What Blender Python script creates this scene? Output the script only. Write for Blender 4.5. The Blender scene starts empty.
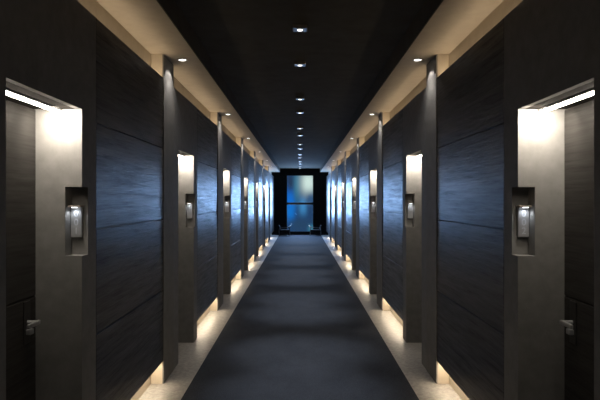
import bpy, bmesh, math
from mathutils import Vector, Matrix

C = bpy.context.scene.collection
sc = bpy.context.scene
PI = math.pi

# ------------------------------------------------------------------ dimensions (metres)
EYE = 1.5
XP = 1.1175          # face of wall panels, columns and door surrounds
XB = 1.215           # recessed wall behind the panels
XS = 0.855           # inner edge of the lowered side ceilings
XC = 0.8925          # edge of the carpet
XD = 1.353           # face of the door leaves
ZT = 2.5             # top of the panels
ZB = 0.183           # underside of the panels
ZN = 1.966           # head of the door niches
ZS = 2.69            # lowered side ceilings
ZC = 2.85            # middle ceiling
PER = 3.016          # one bay
N0, N1 = 2.1285, 2.87    # niche
P0, P1 = 3.068, 4.568    # panel
K1 = 4.928               # end of column
END = 24.0
BACK = -1.6
NB = 7

# ------------------------------------------------------------------ helpers
def box(bm, x0, x1, y0, y1, z0, z1, bev=0.0, seg=2):
    g = bmesh.ops.create_cube(bm, size=1.0)
    vs = g['verts']
    for v in vs:
        v.co = Vector((x0 + (v.co.x + .5) * (x1 - x0), y0 + (v.co.y + .5) * (y1 - y0), z0 + (v.co.z + .5) * (z1 - z0)))
    if bev > 0:
        es = list({e for v in vs for e in v.link_edges})
        bmesh.ops.bevel(bm, geom=es, offset=bev, segments=seg, affect='EDGES', profile=.5)

def cyl(bm, p, q, r, n=20, r2=None):
    p, q = Vector(p), Vector(q)
    d = q - p
    m = Matrix.Translation((p + q) / 2) @ d.to_track_quat('Z', 'Y').to_matrix().to_4x4()
    bmesh.ops.create_cone(bm, cap_ends=True, segments=n, radius1=r, radius2=r if r2 is None else r2, depth=d.length, matrix=m)

def tube(bm, pts, r, n=10):
    """swept round bar through a list of points"""
    pts = [Vector(p) for p in pts]
    rings = []
    up = Vector((0, 1, 0))
    for i, p in enumerate(pts):
        a = pts[max(i - 1, 0)]
        b = pts[min(i + 1, len(pts) - 1)]
        t = (b - a).normalized()
        u = up.cross(t)
        if u.length < 1e-4:
            u = Vector((1, 0, 0)).cross(t)
        u.normalize()
        w = t.cross(u)
        rings.append([bm.verts.new(p + (u * math.cos(2 * PI * k / n) + w * math.sin(2 * PI * k / n)) * r) for k in range(n)])
    for i in range(len(rings) - 1):
        for k in range(n):
            bm.faces.new((rings[i][k], rings[i][(k + 1) % n], rings[i + 1][(k + 1) % n], rings[i + 1][k]))
    bm.faces.new(rings[0][::-1])
    bm.faces.new(rings[-1])

def new():
    return bmesh.new()

def obj(name, bm, mat, parent=None, smooth=False, side=1):
    """links the bmesh as one mesh object; side=-1 mirrors it to the left wall"""
    if side < 0:
        for v in bm.verts:
            v.co.x = -v.co.x
        bmesh.ops.reverse_faces(bm, faces=bm.faces)
    bmesh.ops.recalc_face_normals(bm, faces=bm.faces)
    me = bpy.data.meshes.new(name)
    bm.to_mesh(me)
    bm.free()
    if smooth:
        for p in me.polygons:
            p.use_smooth = True
    o = bpy.data.objects.new(name, me)
    me.materials.append(mat)
    C.objects.link(o)
    if parent:
        o.parent = parent
    return o

def empty(name, loc=(0, 0, 0)):
    o = bpy.data.objects.new(name, None)
    o.location = loc
    o.empty_display_size = .1
    C.objects.link(o)
    return o

def tag(o, label, cat, group=None, kind=None):
    o['label'] = label
    o['category'] = cat
    if group:
        o['group'] = group
    if kind:
        o['kind'] = kind
    return o

def dup(root, loc, name=None):
    """copy of a thing with its parts and sub-parts"""
    r = root.copy()
    C.objects.link(r)
    r.location = loc
    if name:
        r.name = name
    for ch in list(root.children):
        c = ch.copy()
        C.objects.link(c)
        c.parent = r
        for g in list(ch.children):
            d = g.copy()
            C.objects.link(d)
            d.parent = c
    return r

# ------------------------------------------------------------------ materials
def mat(name):
    m = bpy.data.materials.new(name)
    m.use_nodes = True
    nt = m.node_tree
    b = nt.nodes['Principled BSDF']
    return m, nt, b

def nd(nt, t, **kw):
    n = nt.nodes.new(t)
    for k, v in kw.items():
        setattr(n, k, v)
    return n

def noise(nt, vec, scale, detail=4, rough=.55):
    n = nd(nt, 'ShaderNodeTexNoise')
    n.inputs['Scale'].default_value = scale
    n.inputs['Detail'].default_value = detail
    n.inputs['Roughness'].default_value = rough
    nt.links.new(vec, n.inputs['Vector'])
    return n.outputs['Fac']

def mapped(nt, scale, coord='Object', rand=True):
    tc = nd(nt, 'ShaderNodeTexCoord')
    mp = nd(nt, 'ShaderNodeMapping')
    mp.inputs['Scale'].default_value = scale
    nt.links.new(tc.outputs[coord], mp.inputs['Vector'])
    if rand:
        oi = nd(nt, 'ShaderNodeObjectInfo')
        mu = nd(nt, 'ShaderNodeMath', operation='MULTIPLY')
        mu.inputs[1].default_value = 37.0
        nt.links.new(oi.outputs['Random'], mu.inputs[0])
        cb = nd(nt, 'ShaderNodeCombineXYZ')
        for i in range(3):
            nt.links.new(mu.outputs[0], cb.inputs[i])
        nt.links.new(cb.outputs[0], mp.inputs['Location'])
    return mp.outputs['Vector']

def ramp(nt, fac, stops):
    r = nd(nt, 'ShaderNodeValToRGB')
    el = r.color_ramp.elements
    while len(el) < len(stops):
        el.new(.5)
    for e, (p, c) in zip(el, stops):
        e.position = p
        e.color = (*c, 1)
    nt.links.new(fac, r.inputs['Fac'])
    return r.outputs['Color']

def mixf(nt, a, b, f):
    m = nd(nt, 'ShaderNodeMix', data_type='FLOAT')
    m.inputs[0].default_value = f
    nt.links.new(a, m.inputs[2])
    nt.links.new(b, m.inputs[3])
    return m.outputs[0]

def bump(nt, b, h, strength, dist):
    n = nd(nt, 'ShaderNodeBump')
    n.inputs['Strength'].default_value = strength
    n.inputs['Distance'].default_value = dist
    nt.links.new(h, n.inputs['Height'])
    nt.links.new(n.outputs['Normal'], b.inputs['Normal'])

def m_wood(name, c0, c1, rough, spec, bd):
    m, nt, b = mat(name)
    f1 = noise(nt, mapped(nt, (8, 1.6, 34)), 1.0, 5, .6)
    f2 = noise(nt, mapped(nt, (8, 4, 110)), 1.0, 4, .6)
    f = mixf(nt, f1, f2, .45)
    nt.links.new(ramp(nt, f, [(.3, c0), (.7, c1)]), b.inputs['Base Color'])
    rr = nd(nt, 'ShaderNodeMapRange')
    rr.inputs['From Min'].default_value = .3
    rr.inputs['From Max'].default_value = .7
    rr.inputs['To Min'].default_value = rough + .08
    rr.inputs['To Max'].default_value = rough - .08
    nt.links.new(f1, rr.inputs['Value'])
    nt.links.new(rr.outputs['Result'], b.inputs['Roughness'])
    sr = nd(nt, 'ShaderNodeMapRange')
    sr.inputs['From Min'].default_value = .36
    sr.inputs['From Max'].default_value = .64
    sr.inputs['To Min'].default_value = spec * .2
    sr.inputs['To Max'].default_value = spec * 1.5
    f3 = noise(nt, mapped(nt, (8, 2.6, 34)), 1.0, 3, .6)
    nt.links.new(mixf(nt, f2, f3, .5), sr.inputs['Value'])
    nt.links.new(sr.outputs['Result'], b.inputs['Specular IOR Level'])
    bump(nt, b, f, 1.0, bd)
    return m

def m_plain(name, c0, c1, scale, rough, spec=.3, bd=0.0, det=5, metal=0.0, rand=True):
    m, nt, b = mat(name)
    f = noise(nt, mapped(nt, (scale,) * 3, rand=rand), 1.0, det, .6)
    nt.links.new(ramp(nt, f, [(.3, c0), (.7, c1)]), b.inputs['Base Color'])
    b.inputs['Roughness'].default_value = rough
    b.inputs['Specular IOR Level'].default_value = spec
    b.inputs['Metallic'].default_value = metal
    if bd:
        bump(nt, b, f, 1.0, bd)
    return m

def m_emit(name, col, strength):
    m, nt, b = mat(name)
    b.inputs['Base Color'].default_value = (.8, .8, .8, 1)
    b.inputs['Emission Color'].default_value = (*col, 1)
    b.inputs['Emission Strength'].default_value = strength
    return m

FOOT = (1.0, .84, .63)
WARM = (1.0, .80, .56)
NICHE = (1.0, .90, .76)
M = {}
M['wood'] = m_wood('dark_stained_wood', (.009, .008, .0075), (.026, .022, .019), .37, .8, .003)
M['door'] = m_wood('dark_door_wood', (.036, .034, .032), (.048, .045, .042), .6, .12, .0003)
M['surround'] = m_plain('grey_brown_plaster', (.195, .189, .182), (.25, .243, .235), 14, .7, .25, .0006)
M['column'] = m_plain('grey_lacquered_column', (.20, .19, .18), (.25, .24, .225), 9, .7, .12, .0003)
M['beige'] = m_plain('beige_plaster', (.50, .43, .34), (.56, .49, .39), 11, .8, .2, .0005)
M['ceil'] = m_plain('dark_brown_ceiling', (.105, .094, .076), (.13, .118, .096), 6, .95, .04, .0003)
M['stone'] = m_plain('pale_grained_stone', (.26, .25, .235), (.46, .44, .41), 38, .45, .4, .0006)
M['black'] = m_plain('black_end_wall', (.004, .004, .005), (.007, .007, .008), 10, .6, .2)
M['frame'] = m_plain('black_window_metal', (.006, .007, .008), (.01, .011, .012), 20, .4, .4)
M['alu'] = m_plain('brushed_aluminium', (.40, .40, .41), (.52, .52, .53), 30, .45, .5, 0, 3, .6)
M['dark_metal'] = m_plain('dark_lock_metal', (.02, .019, .018), (.03, .028, .026), 25, .45, .4)
M['dark_soffit'] = m_plain('dark_niche_soffit', (.018, .016, .014), (.026, .023, .020), 15, .9, .08)  # much darker than the surround plaster
M['chrome'] = m_plain('bright_chrome', (.75, .76, .78), (.82, .83, .85), 20, .35, .5, 0, 3, .8)
M['steel'] = m_plain('polished_steel', (.12, .12, .125), (.16, .16, .165), 20, .3, .5, 0, 3, 1.0)
M['bronze'] = m_plain('brown_metal_housing', (.30, .25, .21), (.38, .32, .27), 25, .5, .4)
M['leather'] = m_plain('black_leather', (.006, .006, .007), (.012, .012, .013), 60, .8, .1, .001)
M['digit'] = m_plain('pale_engraved_digit', (.55, .56, .6), (.65, .66, .7), 40, .5)
M['led'] = m_emit('warm_led_diffuser', NICHE, 36)
M['lamp'] = m_emit('downlight_lamp', (1, .95, .88), 5)
M['lamp2'] = m_emit('box_lamp', (1, .96, .9), 2.5)
M['signlamp'] = m_emit('sign_lamp', (.9, .95, 1), 6)

# carpet: dark blue-grey with fine lengthwise ribs
m, nt, b = mat('dark_blue_grey_carpet')
f1 = noise(nt, mapped(nt, (160, 60, 60), rand=False), 1.0, 3, .6)
f2 = noise(nt, mapped(nt, (5, 3, 3), rand=False), 1.0, 4, .6)
nt.links.new(ramp(nt, mixf(nt, f1, f2, .35), [(.3, (.030, .033, .040)), (.7, (.059, .064, .076))]), b.inputs['Base Color'])
b.inputs['Roughness'].default_value = .9
b.inputs['Specular IOR Level'].default_value = .1
bump(nt, b, f1, 1.0, .003)
M['carpet'] = m

# window glass: clear with a fresnel reflection
m, nt, b = mat('window_glass')
nt.nodes.remove(b)
out = nt.nodes['Material Output']
fr = nd(nt, 'ShaderNodeFresnel')
fr.inputs['IOR'].default_value = 1.45
tr = nd(nt, 'ShaderNodeBsdfTransparent')
gl = nd(nt, 'ShaderNodeBsdfGlossy')
gl.inputs['Roughness'].default_value = .05
mx = nd(nt, 'ShaderNodeMixShader')
nt.links.new(fr.outputs[0], mx.inputs[0])
nt.links.new(tr.outputs[0], mx.inputs[1])
nt.links.new(gl.outputs[0], mx.inputs[2])
nt.links.new(mx.outputs[0], out.inputs['Surface'])
M['glass'] = m

# ------------------------------------------------------------------ lights
def area(name, loc, rot, sx, sy, power, col, spread=PI):
    l = bpy.data.lights.new(name, 'AREA')
    l.shape = 'RECTANGLE'
    l.size, l.size_y = sx, sy
    l.energy = power
    l.color = col
    l.spread = spread
    o = bpy.data.objects.new(name, l)
    o.location = loc
    o.rotation_euler = rot
    C.objects.link(o)
    return o

def spot(name, loc, power, col, angle, blend, rad=.02, rot=(0, 0, 0)):
    l = bpy.data.lights.new(name, 'SPOT')
    l.energy = power
    l.color = col
    l.spot_size = math.radians(angle)
    l.spot_blend = blend
    l.shadow_soft_size = rad
    o = bpy.data.objects.new(name, l)
    o.location = loc
    o.rotation_euler = rot
    C.objects.link(o)
    return o

# ------------------------------------------------------------------ the setting
bm = new(); box(bm, -1.45, 1.45, BACK, END + .1, -.12, 0)
tag(obj('floor', bm, M['stone']), 'pale grained stone floor showing as a strip on both sides of the carpet', 'floor', kind='structure')
bm = new(); box(bm, -XC, XC, BACK + .01, END - .06, 0.0005, .006)
tag(obj('carpet', bm, M['carpet']), 'long dark blue-grey carpet down the middle of the corridor floor', 'carpet')
bm = new(); box(bm, -1.45, 1.45, BACK, END + .1, ZC, ZC + .1)
tag(obj('ceiling', bm, M['ceil']), 'dark brown middle ceiling carrying the row of square lights', 'ceiling', kind='structure')
for s, w in ((-1, 'left'), (1, 'right')):
    bm = new(); box(bm, XS, 1.45, BACK, END, ZS, ZC)
    o = tag(obj('ceiling_soffit_' + w, bm, M['beige'], side=s), 'beige lowered ceiling strip lit from a hidden cove along the %s wall' % w, 'ceiling strip', kind='structure')
    # dark inner face of the lowered strip
    bm = new(); box(bm, XS - .008, XS, BACK, END, ZS - .002, ZC - .001)
    tag(obj('trim_%d' % (1 if s < 0 else 2), bm, M['ceil'], side=s), 'dark upright edge of the %s lowered ceiling strip' % w, 'trim', kind='structure')
    # back wall, with openings where the door niches are
    bm = new()
    box(bm, XB, 1.45, BACK, END, ZN + .034, ZS)
    for k in range(NB):
        box(bm, XB, 1.45, N1 + .085 + k * PER + .113, (END if k == NB - 1 else K1 + (k) * PER), 0, ZN + .034)
        box(bm, XD + .045, 1.45, N0 - .2 + k * PER, N1 + .2 + k * PER, 0, ZN + .034)
    nb = new(); box(nb, XP, XB - .001, BACK, 1.905, 0, ZT)
    tag(obj('wall_near_' + w, nb, M['surround'], side=s), 'plain grey wall beside the viewpoint on the %s' % w, 'wall', kind='structure')
    tag(obj('wall_' + w, bm, M['beige'], side=s), 'beige recessed wall behind the dark panels along the %s side' % w, 'wall', kind='structure')
# end wall around the window
WX, WZ0, WZ1, WM = .585, .12, 2.575, 1.345
bm = new()
box(bm, -1.45, -WX, END, END + .12, 0, ZC)
box(bm, WX, 1.45, END, END + .12, 0, ZC)
box(bm, -WX, WX, END, END + .12, 0, WZ0)
box(bm, -WX, WX, END, END + .12, WZ1, ZC)
tag(obj('wall_end', bm, M['black']), 'black wall closing the far end of the corridor around the tall window', 'wall', kind='structure')
bm = new(); box(bm, -1.45, 1.45, BACK - .1, BACK, 0, ZC)
tag(obj('wall_back', bm, M['surround']), 'plain grey wall behind the viewpoint', 'wall', kind='structure')
# window
w1 = tag(empty('window_1', (0, END, WZ0)), 'tall two-pane black framed window with blurred blue city light outside', 'window', kind='structure')
bm = new()
h = WZ1 - WZ0
for x0, x1, z0, z1 in ((-WX, -WX + .03, 0, h), (WX - .03, WX, 0, h), (-WX + .03, WX - .03, 0, .03), (-WX + .03, WX - .03, h - .03, h)):
    box(bm, x0, x1, -.012, .08, z0, z1, .004)
obj('window_frame', bm, M['frame'], w1)
bm = new(); box(bm, -WX + .03, WX - .03, -.012, .08, WM - WZ0 - .05, WM - WZ0 + .05, .004)
obj('transom_bar', bm, M['frame'], w1)
for z0, z1 in ((.03, WM - WZ0 - .04), (WM - WZ0 + .04, h - .03)):
    bm = new(); box(bm, -WX + .03, WX - .03, .03, .036, z0, z1)
    obj('pane', bm, M['glass'], w1)

# ------------------------------------------------------------------ one bay of each wall, then copies
ORD = ['first', 'second', 'third', 'fourth', 'fifth', 'sixth', 'seventh']

def digits(parent, text, ytop, zs, xc, yf):
    for ch, z in zip(text, zs):
        cu = bpy.data.curves.new('digit', 'FONT')
        cu.body = ch
        cu.size = .050
        cu.align_x = 'CENTER'
        cu.extrude = .0006
        tmp = bpy.data.objects.new('tmp', cu)
        C.objects.link(tmp)
        bpy.context.view_layer.update()
        me = bpy.data.meshes.new_from_object(tmp.evaluated_get(bpy.context.evaluated_depsgraph_get()))
        bpy.data.objects.remove(tmp)
        me.transform(Matrix.Translation((xc, yf, z)) @ Matrix.Rotation(PI / 2, 4, 'X'))
        me.materials.clear()
        me.materials.append(M['digit'])
        o = bpy.data.objects.new('digit', me)
        C.objects.link(o)
        o.parent = parent

door_no = 0
for s, w in ((-1, 'left'), (1, 'right')):
    # ---- door niche: root at the floor in the niche
    d = empty('door', (0, 0, 0))
    bm = new()
    box(bm, XP, XD + .04, N0 - .2165, N0, 0, ZN)                       # near jamb
    box(bm, XP, XD + .04, N1, P0 - .001, 0, 1.213)                     # far jamb under the sign recess
    box(bm, XP, XD + .04, N1, P0 - .001, 1.567, ZN)                    # over it
    box(bm, XP, XD + .04, N1 + .082, P0 - .001, 1.213, 1.567)          # back of recess
    box(bm, 1.204, XD + .04, N1, N1 + .082, 1.213, 1.567)              # inner cheek
    box(bm, XP, XP + .032, N0 - .2165, P0 - .001, ZN, ZT)       # lintel board
    obj('surround', bm, M['surround'], d, side=s)
    bm = new(); box(bm, XP + .0325, XD + .04, N0 - .2165, P0 - .001, ZN, ZN + .034)
    obj('soffit', bm, M['dark_soffit'], d, side=s)
    leaf = new()
    hz = [0, .44, 1.01, ZN]
    for a, c in zip(hz[:-1], hz[1:]):
        box(leaf, XD, XD + .04, N0 + .002, N1 - .002, a + .004, c - .004, .003, 1)
    box(leaf, XD + .006, XD + .04, N0 + .002, N1 - .002, .002, ZN - .002)
    lf = obj('door_leaf', leaf, M['door'], d, side=s)
    bm = new(); box(bm, XD - .006, XD, 2.735, 2.80, .79, 1.0, .002)
    obj('lock_plate', bm, M['dark_metal'], lf, side=s)
    bm = new()
    cyl(bm, (XD - .004, 2.77, .895), (XD - .055, 2.77, .895), .010, 16)
    box(bm, XD - .066, XD - .050, 2.665, 2.782, .884, .906, .005)
    box(bm, XD - .03, XD - .004, 2.752, 2.788, .835, .862, .004)
    obj('handle', bm, M['alu'], lf, side=s)
    # ---- LED strip of the niche
    L = empty('door_light', (0, 0, ZN)); 
    bm = new()
    box(bm, 1.218, 1.256, N0 + .012, N1 - .01, -.012, -.0005, .002)
    obj('light_housing', bm, M['alu'], L, side=s)
    bm = new()
    box(bm, 1.2205, 1.2535, N0 + .02, N1 - .018, -.018, -.0122, .001, 1)
    obj('diffuser', bm, M['led'], L, side=s)
    # ---- room sign
    S = empty('room_sign', (0, 0, 0))
    bm = new(); box(bm, 1.144, 1.204 - .002, N1 + .064, N1 + .082, 1.305, 1.462, .002)
    obj('plate', bm, M['alu'], S, side=s)
    hd = new(); box(hd, 1.138, 1.2035, N1 + .03, N1 + .082, 1.4625, 1.472, .002)
    hood = obj('lamp_hood', hd, M['bronze'], S, side=s)
    bm = new(); box(bm, 1.160, 1.186, N1 + .034, N1 + .046, 1.4600, 1.4622)
    obj('lamp', bm, M['signlamp'], hood, side=s)
    # ---- wood wall panel
    bm = new()
    bh = (ZT - ZB) / 4
    for i in range(4):
        box(bm, XP, XP + .02, P0 + .003, P1 - .002, ZB + i * bh + (.004 if i else 0), ZB + (i + 1) * bh - (.004 if i < 3 else 0), .002, 1)
    box(bm, XP + .012, XP + .034, P0 + .003, P1 - .002, ZB + .002, ZT - .002)
    box(bm, XP + .034, XB - .0002, P0 + .05, P1 - .05, 1.25, 1.33)
    pan = obj('wall_mounted_panel', bm, M['wood'], side=s)
    # ---- column
    bm = new()
    box(bm, XP - .006, XP + .006, P1, K1 - .001, .0005, ZS - .0005, .003)
    col = obj('column', bm, M['column'], side=s)
    bm = new()
    box(bm, XP + .006, XB - .001, P1 + .0005, K1 - .002, .0005, ZS - .0005)
    obj('plaster_core', bm, M['beige'], col, side=s)
    # ---- downlight in the lowered ceiling
    D = empty('ceiling_downlight', (s * .997, (P1 + K1) / 2, ZS))
    bm = new()
    n = 32
    prof = [(.030, -.0005), (.042, -.0005), (.042, -.004), (.038, -.006), (.031, -.005), (.030, -.0005)]
    rings = [[bm.verts.new((r * math.cos(2 * PI * k / n), r * math.sin(2 * PI * k / n), z)) for k in range(n)] for r, z in prof[:-1]]
    for i in range(len(rings)):
        a, c = rings[i], rings[(i + 1) % len(rings)]
        for k in range(n):
            bm.faces.new((a[k], a[(k + 1) % n], c[(k + 1) % n], c[k]))
    obj('trim_ring', bm, M['alu'], D, smooth=True)
    bm = new(); cyl(bm, (0, 0, -.003), (0, 0, -.0005), .030, 28)
    obj('lamp', bm, M['lamp'], D)

    proto = dict(d=d, L=L, S=S, pan=pan, col=col, D=D)
    digs = None
    for k in range(NB):
        y = k * PER
        o_ = ORD[k]
        # doors
        dd = d if k == 0 else dup(d, (0, y, 0))
        door_no += 1
        dd.name = 'door_%d' % door_no
        tag(dd, '%s dark room door from the front in a grey niche on the %s wall%s' % (o_, w, '' if k < 6 else ', unlit beside the end window'), 'door', kind='structure')
        if k < 6:
            l_ = L if k == 0 else dup(L, (0, y, ZN))
            tag(l_, ('bright warm light strip over the nearest door on the %s wall' % w) if k == 0 else
                'warm light strip over the %s door from the front, %s wall' % (o_, w), 'strip light', 'light strips over the doors')
            s_ = S if k == 0 else dup(S, (0, y, 0))
            txt = '001' if s < 0 else '002'
            tag(s_, ('small upright metal room sign reading %s in the nearest recess, %s wall' % (txt, w)) if k == 0 else
                'small lit metal room sign beside the %s door from the front, %s wall' % (o_, w), 'sign', 'lit room signs beside the doors')
            c_ = col if k == 0 else dup(col, (0, y, 0))
            tag(c_, ('nearest and widest looking grey column on the %s wall, scalloped light at its top' % w) if k == 0 else
                'grey column between the %s and %s wood panels, %s wall' % (o_, ORD[k + 1], w), 'column', 'grey columns along the walls', 'thing')
            d_ = D if k == 0 else dup(D, (s * .997, (P1 + K1) / 2 + y, ZS))
            tag(d_, 'small round downlight in the %s ceiling strip beside the %s column from the front' % (w, o_), 'ceiling light', 'round downlights beside the columns')
            # lamps
            xm = s * .997
            ym = (P1 + K1) / 2 + y
            spot('column_spot', (xm, ym, ZS - .012), 4.5, (1, .95, .9), 112, .2, .006)
            spot('column_spot_narrow', (xm, ym, ZS - .012), 5, (1, .95, .9), 74, .25, .006)
            area('extra_niche_wash', (s * 1.20, N1 - .13 + y, ZN - .03), (math.radians(50), 0, 0), .12, .03, 2.4, NICHE)  # extra lamp without a fixture, added to brighten the upper niche wall
            spot('sign_spot', (s * 1.173, N1 + .040 + y, 1.456), .22, (.85, .92, 1), 150, .6, .006)
        p_ = pan if k == 0 else dup(pan, (0, y, 0))
        if k == 6:
            p_.scale = (1, 1, 1)
        tag(p_, ('nearest dark wood wall panel on the %s, faint blue sheen at eye height' % w) if k == 0 else
            ('last wood panel on the %s, washed white-blue beside the end window' % w) if k == 6 else
            '%s dark wood wall panel from the front on the %s, behind the %s column' % (o_, w, ORD[k - 1]), 'wall panel', 'dark wood wall panels', 'thing')
        # hidden cove light on top of the panels and under them
        lo, hi = P0 + y, P1 + y
        if k < 6:
            area('cove_end_fill', (s * 1.165, P1 - .16 + y, ZT + .005), (math.radians(125), 0, 0), .04, .04, .12, WARM)  # added fill lamp, brightens the column's plaster side above the panel
            area('foot_end_fill', (s * 1.165, P1 - .16 + y, ZB - .01), (math.radians(55), 0, 0), .04, .04, .12, WARM)  # same kind of added fill for the column's side near the floor
        area('foot_light', (s * 1.172, (lo + hi) / 2, ZB + .02), (0, s * math.radians(25), 0), .03, hi - lo - .04, 4.3, FOOT)
        area('cove_light', (s * 1.180, (lo + hi) / 2, ZT - .02), (PI, -s * math.radians(25), 0), .04, hi - lo - .04, 1.05, WARM)
        area('cove_light', (s * 1.180, (K1 + N1 + y + .2 + PER + y) / 2 if False else (K1 + y - PER + lo) / 2, ZT - .02), (PI, -s * math.radians(25), 0), .04, lo - (K1 + y - PER) - .04, .65, WARM)
    # cove near the camera, out of frame
    area('cove_light', (s * 1.180, .2, ZT - .0), (PI, -s * math.radians(25), 0), .04, 3.0, 2.1, WARM)
    digits(S, '001' if s < 0 else '002', 0, (1.412, 1.367, 1.322), s * 1.173, N1 + .0635)

# last panel runs on to the end wall: its own longer mesh
for o in list(C.objects):
    if o.name.startswith('wall_mounted_panel') and 'last wood panel' in o['label']:
        me = o.data.copy()
        for v in me.vertices:
            if v.co.y > P1 - .2:
                v.co.y += END - (6 * PER + P1)
        o.data = me

# ------------------------------------------------------------------ square lights of the middle ceiling
F = empty('square_ceiling_light', (0, 4.363, ZC))
bm = new(); box(bm, -.057, .057, -.057, .057, -.024, -.0005, .002)
obj('light_housing', bm, M['bronze'], F)
bm = new(); box(bm, -.05, .05, -.05, .05, -.0255, -.0235)
obj('face_plate', bm, M['alu'], F)
bm = new(); cyl(bm, (0, 0, -.029), (0, 0, -.0256), .021, 24)
obj('lamp', bm, M['lamp2'], F)
num = 0
NTH = ['nearest', 'second', 'third', 'fourth', 'fifth', 'sixth', 'seventh', 'eighth', 'ninth', 'tenth', 'eleventh', 'twelfth', 'thirteenth', 'fourteenth']
for k in range(7):
    for q in (4.363, 5.51):
        y = q + PER * k
        if y > END - .2:
            continue
        f_ = F if num == 0 else dup(F, (0, y, ZC))
        tag(f_, '%s small square light in the middle row of the dark ceiling%s' % (NTH[num], '' if num == 0 else ', counted from the front'), 'ceiling light', 'square lights along the middle ceiling')
        num += 1
        spot('ceiling_spot', (0, y, ZC - .035), 185, (.82, .89, 1), 36, 1.0, .03)
for y in (1.347, 2.494):
    spot('ceiling_spot', (0, y, ZC - .035), 185, (.82, .89, 1), 36, 1.0, .03)

# ------------------------------------------------------------------ low tubular chairs under the window
def chair(s, w):
    R = empty('lounge_chair', (s * .64, 23.35, .007))
    R.scale = (.88, .88, .86)
    for yy in (-.262, .262):
        bm = new()
        tube(bm, [(.26, yy, .012), (.24, yy, .2), (.235, yy, .36), (.2, yy, .40), (.13, yy, .405), (-.22, yy, .385)], .013)
        tube(bm, [(.26, yy, .012), (-.26, yy, .012)], .012)
        tube(bm, [(-.25, yy, .012), (-.26, yy, .2), (-.24, yy, .39)], .012)
        obj('side_frame', bm, M['steel'], R, smooth=True, side=-s)
    for yy in (-.262, .262):
        bm = new()
        tube(bm, [(.17, yy, .42), (.22, yy, .425), (.26, yy, .455), (.30, yy, .51)], .019)
        a_ = obj('armrest', bm, M['chrome'], R, smooth=True, side=-s)
        a_['label'] = 'bright steel arm end'
    bm = new(); box(bm, -.22, .25, -.235, .235, .22, .30, .025, 3)
    obj('seat', bm, M['leather'], R, side=-s)
    bm = new(); box(bm, -.04, .04, -.235, .235, 0, .26, .025, 3)
    bmesh.ops.rotate(bm, verts=bm.verts, cent=(0, 0, 0), matrix=Matrix.Rotation(-.35, 3, 'Y'))
    bmesh.ops.translate(bm, verts=bm.verts, vec=(-.20, 0, .27))
    obj('backrest', bm, M['leather'], R, side=-s)
    tag(R, 'low black steel framed lounge chair at the %s foot of the end window' % w, 'chair', 'lounge chairs by the end window')
chair(-1, 'left')
chair(1, 'right')

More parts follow.
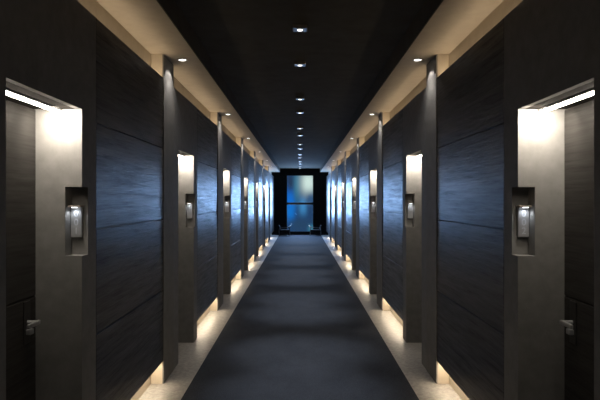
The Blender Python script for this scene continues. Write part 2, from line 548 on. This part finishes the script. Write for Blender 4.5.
# ------------------------------------------------------------------ blue evening outside
W = bpy.data.worlds.new('World')
sc.world = W
W.use_nodes = True
nt = W.node_tree
bg = nt.nodes['Background']
tc = nd(nt, 'ShaderNodeTexCoord')
sp = nd(nt, 'ShaderNodeSeparateXYZ')
nt.links.new(tc.outputs['Generated'], sp.inputs[0])
def div(a, b_):
    n = nd(nt, 'ShaderNodeMath', operation='DIVIDE')
    nt.links.new(a, n.inputs[0]); nt.links.new(b_, n.inputs[1])
    return n.outputs[0]
ax = div(sp.outputs['X'], sp.outputs['Y'])
az = div(sp.outputs['Z'], sp.outputs['Y'])
def blob(cx, cz, rx, rz, soft=1.0):
    def term(v, c, r):
        a = nd(nt, 'ShaderNodeMath', operation='SUBTRACT'); nt.links.new(v, a.inputs[0]); a.inputs[1].default_value = c
        q = nd(nt, 'ShaderNodeMath', operation='DIVIDE'); nt.links.new(a.outputs[0], q.inputs[0]); q.inputs[1].default_value = r
        p = nd(nt, 'ShaderNodeMath', operation='POWER'); 
        ab = nd(nt, 'ShaderNodeMath', operation='ABSOLUTE'); nt.links.new(q.outputs[0], ab.inputs[0])
        nt.links.new(ab.outputs[0], p.inputs[0]); p.inputs[1].default_value = 2.4
        return p.outputs[0]
    s_ = nd(nt, 'ShaderNodeMath', operation='ADD')
    nt.links.new(term(ax, cx, rx), s_.inputs[0]); nt.links.new(term(az, cz, rz), s_.inputs[1])
    n = nd(nt, 'ShaderNodeMath', operation='MULTIPLY'); nt.links.new(s_.outputs[0], n.inputs[0]); n.inputs[1].default_value = -1.0
    e = nd(nt, 'ShaderNodeMath', operation='EXPONENT'); nt.links.new(n.outputs[0], e.inputs[0])
    return e.outputs[0]
def px(x, y):
    return (x - 300) / 560, (200 - y) / 560
cur = None
base = nd(nt, 'ShaderNodeRGB'); base.outputs[0].default_value = (.018, .055, .14, 1)
cur = base.outputs[0]
for x, y, rx, ry, col in (
        (290, 198, 6, 14, (.008, .15, .62)),
        (291, 182, 5, 10, (.020, .045, .10)),
        (290, 211, 5, 11, (.008, .17, .60)),
        (297, 186, 3.5, 16, (.03, .16, .27)),
        (303, 206, 4, 9, (.05, .24, .52)),
        (308.5, 182, 8, 12, (.66, .84, .78)),
        (311, 200, 4, 6, (.035, .10, .22)),
        (300, 225, 12, 6, (.020, .060, .13)),
        (312, 229, 3.5, 4, (.05, .25, .36))):
    cx, cz = px(x, y)
    f = blob(cx, cz, rx / 560, ry / 560)
    mxn = nd(nt, 'ShaderNodeMix', data_type='RGBA')
    nt.links.new(f, mxn.inputs[0])
    nt.links.new(cur, mxn.inputs[6])
    mxn.inputs[7].default_value = (*col, 1)
    cur = mxn.outputs[2]
nt.links.new(cur, bg.inputs['Color'])
bg.inputs['Strength'].default_value = 1.0
# cool daylight of the evening coming in through the window
area('window_daylight', (0, END - .02, 1.52), (-PI / 2 + math.radians(5), 0, 0), 1.0, 1.35, 190, (.31, .55, 1.0))

# ------------------------------------------------------------------ camera and colour
cam = bpy.data.cameras.new('camera')
cam.sensor_width = 36
cam.lens = 36 * 560 / 600
cam.clip_start = .05
co = bpy.data.objects.new('camera', cam)
co.location = (0, 0, EYE)
co.rotation_euler = (PI / 2, 0, 0)
C.objects.link(co)
sc.camera = co
sc.view_settings.view_transform = 'Standard'
sc.view_settings.look = 'None'
sc.view_settings.exposure = 0
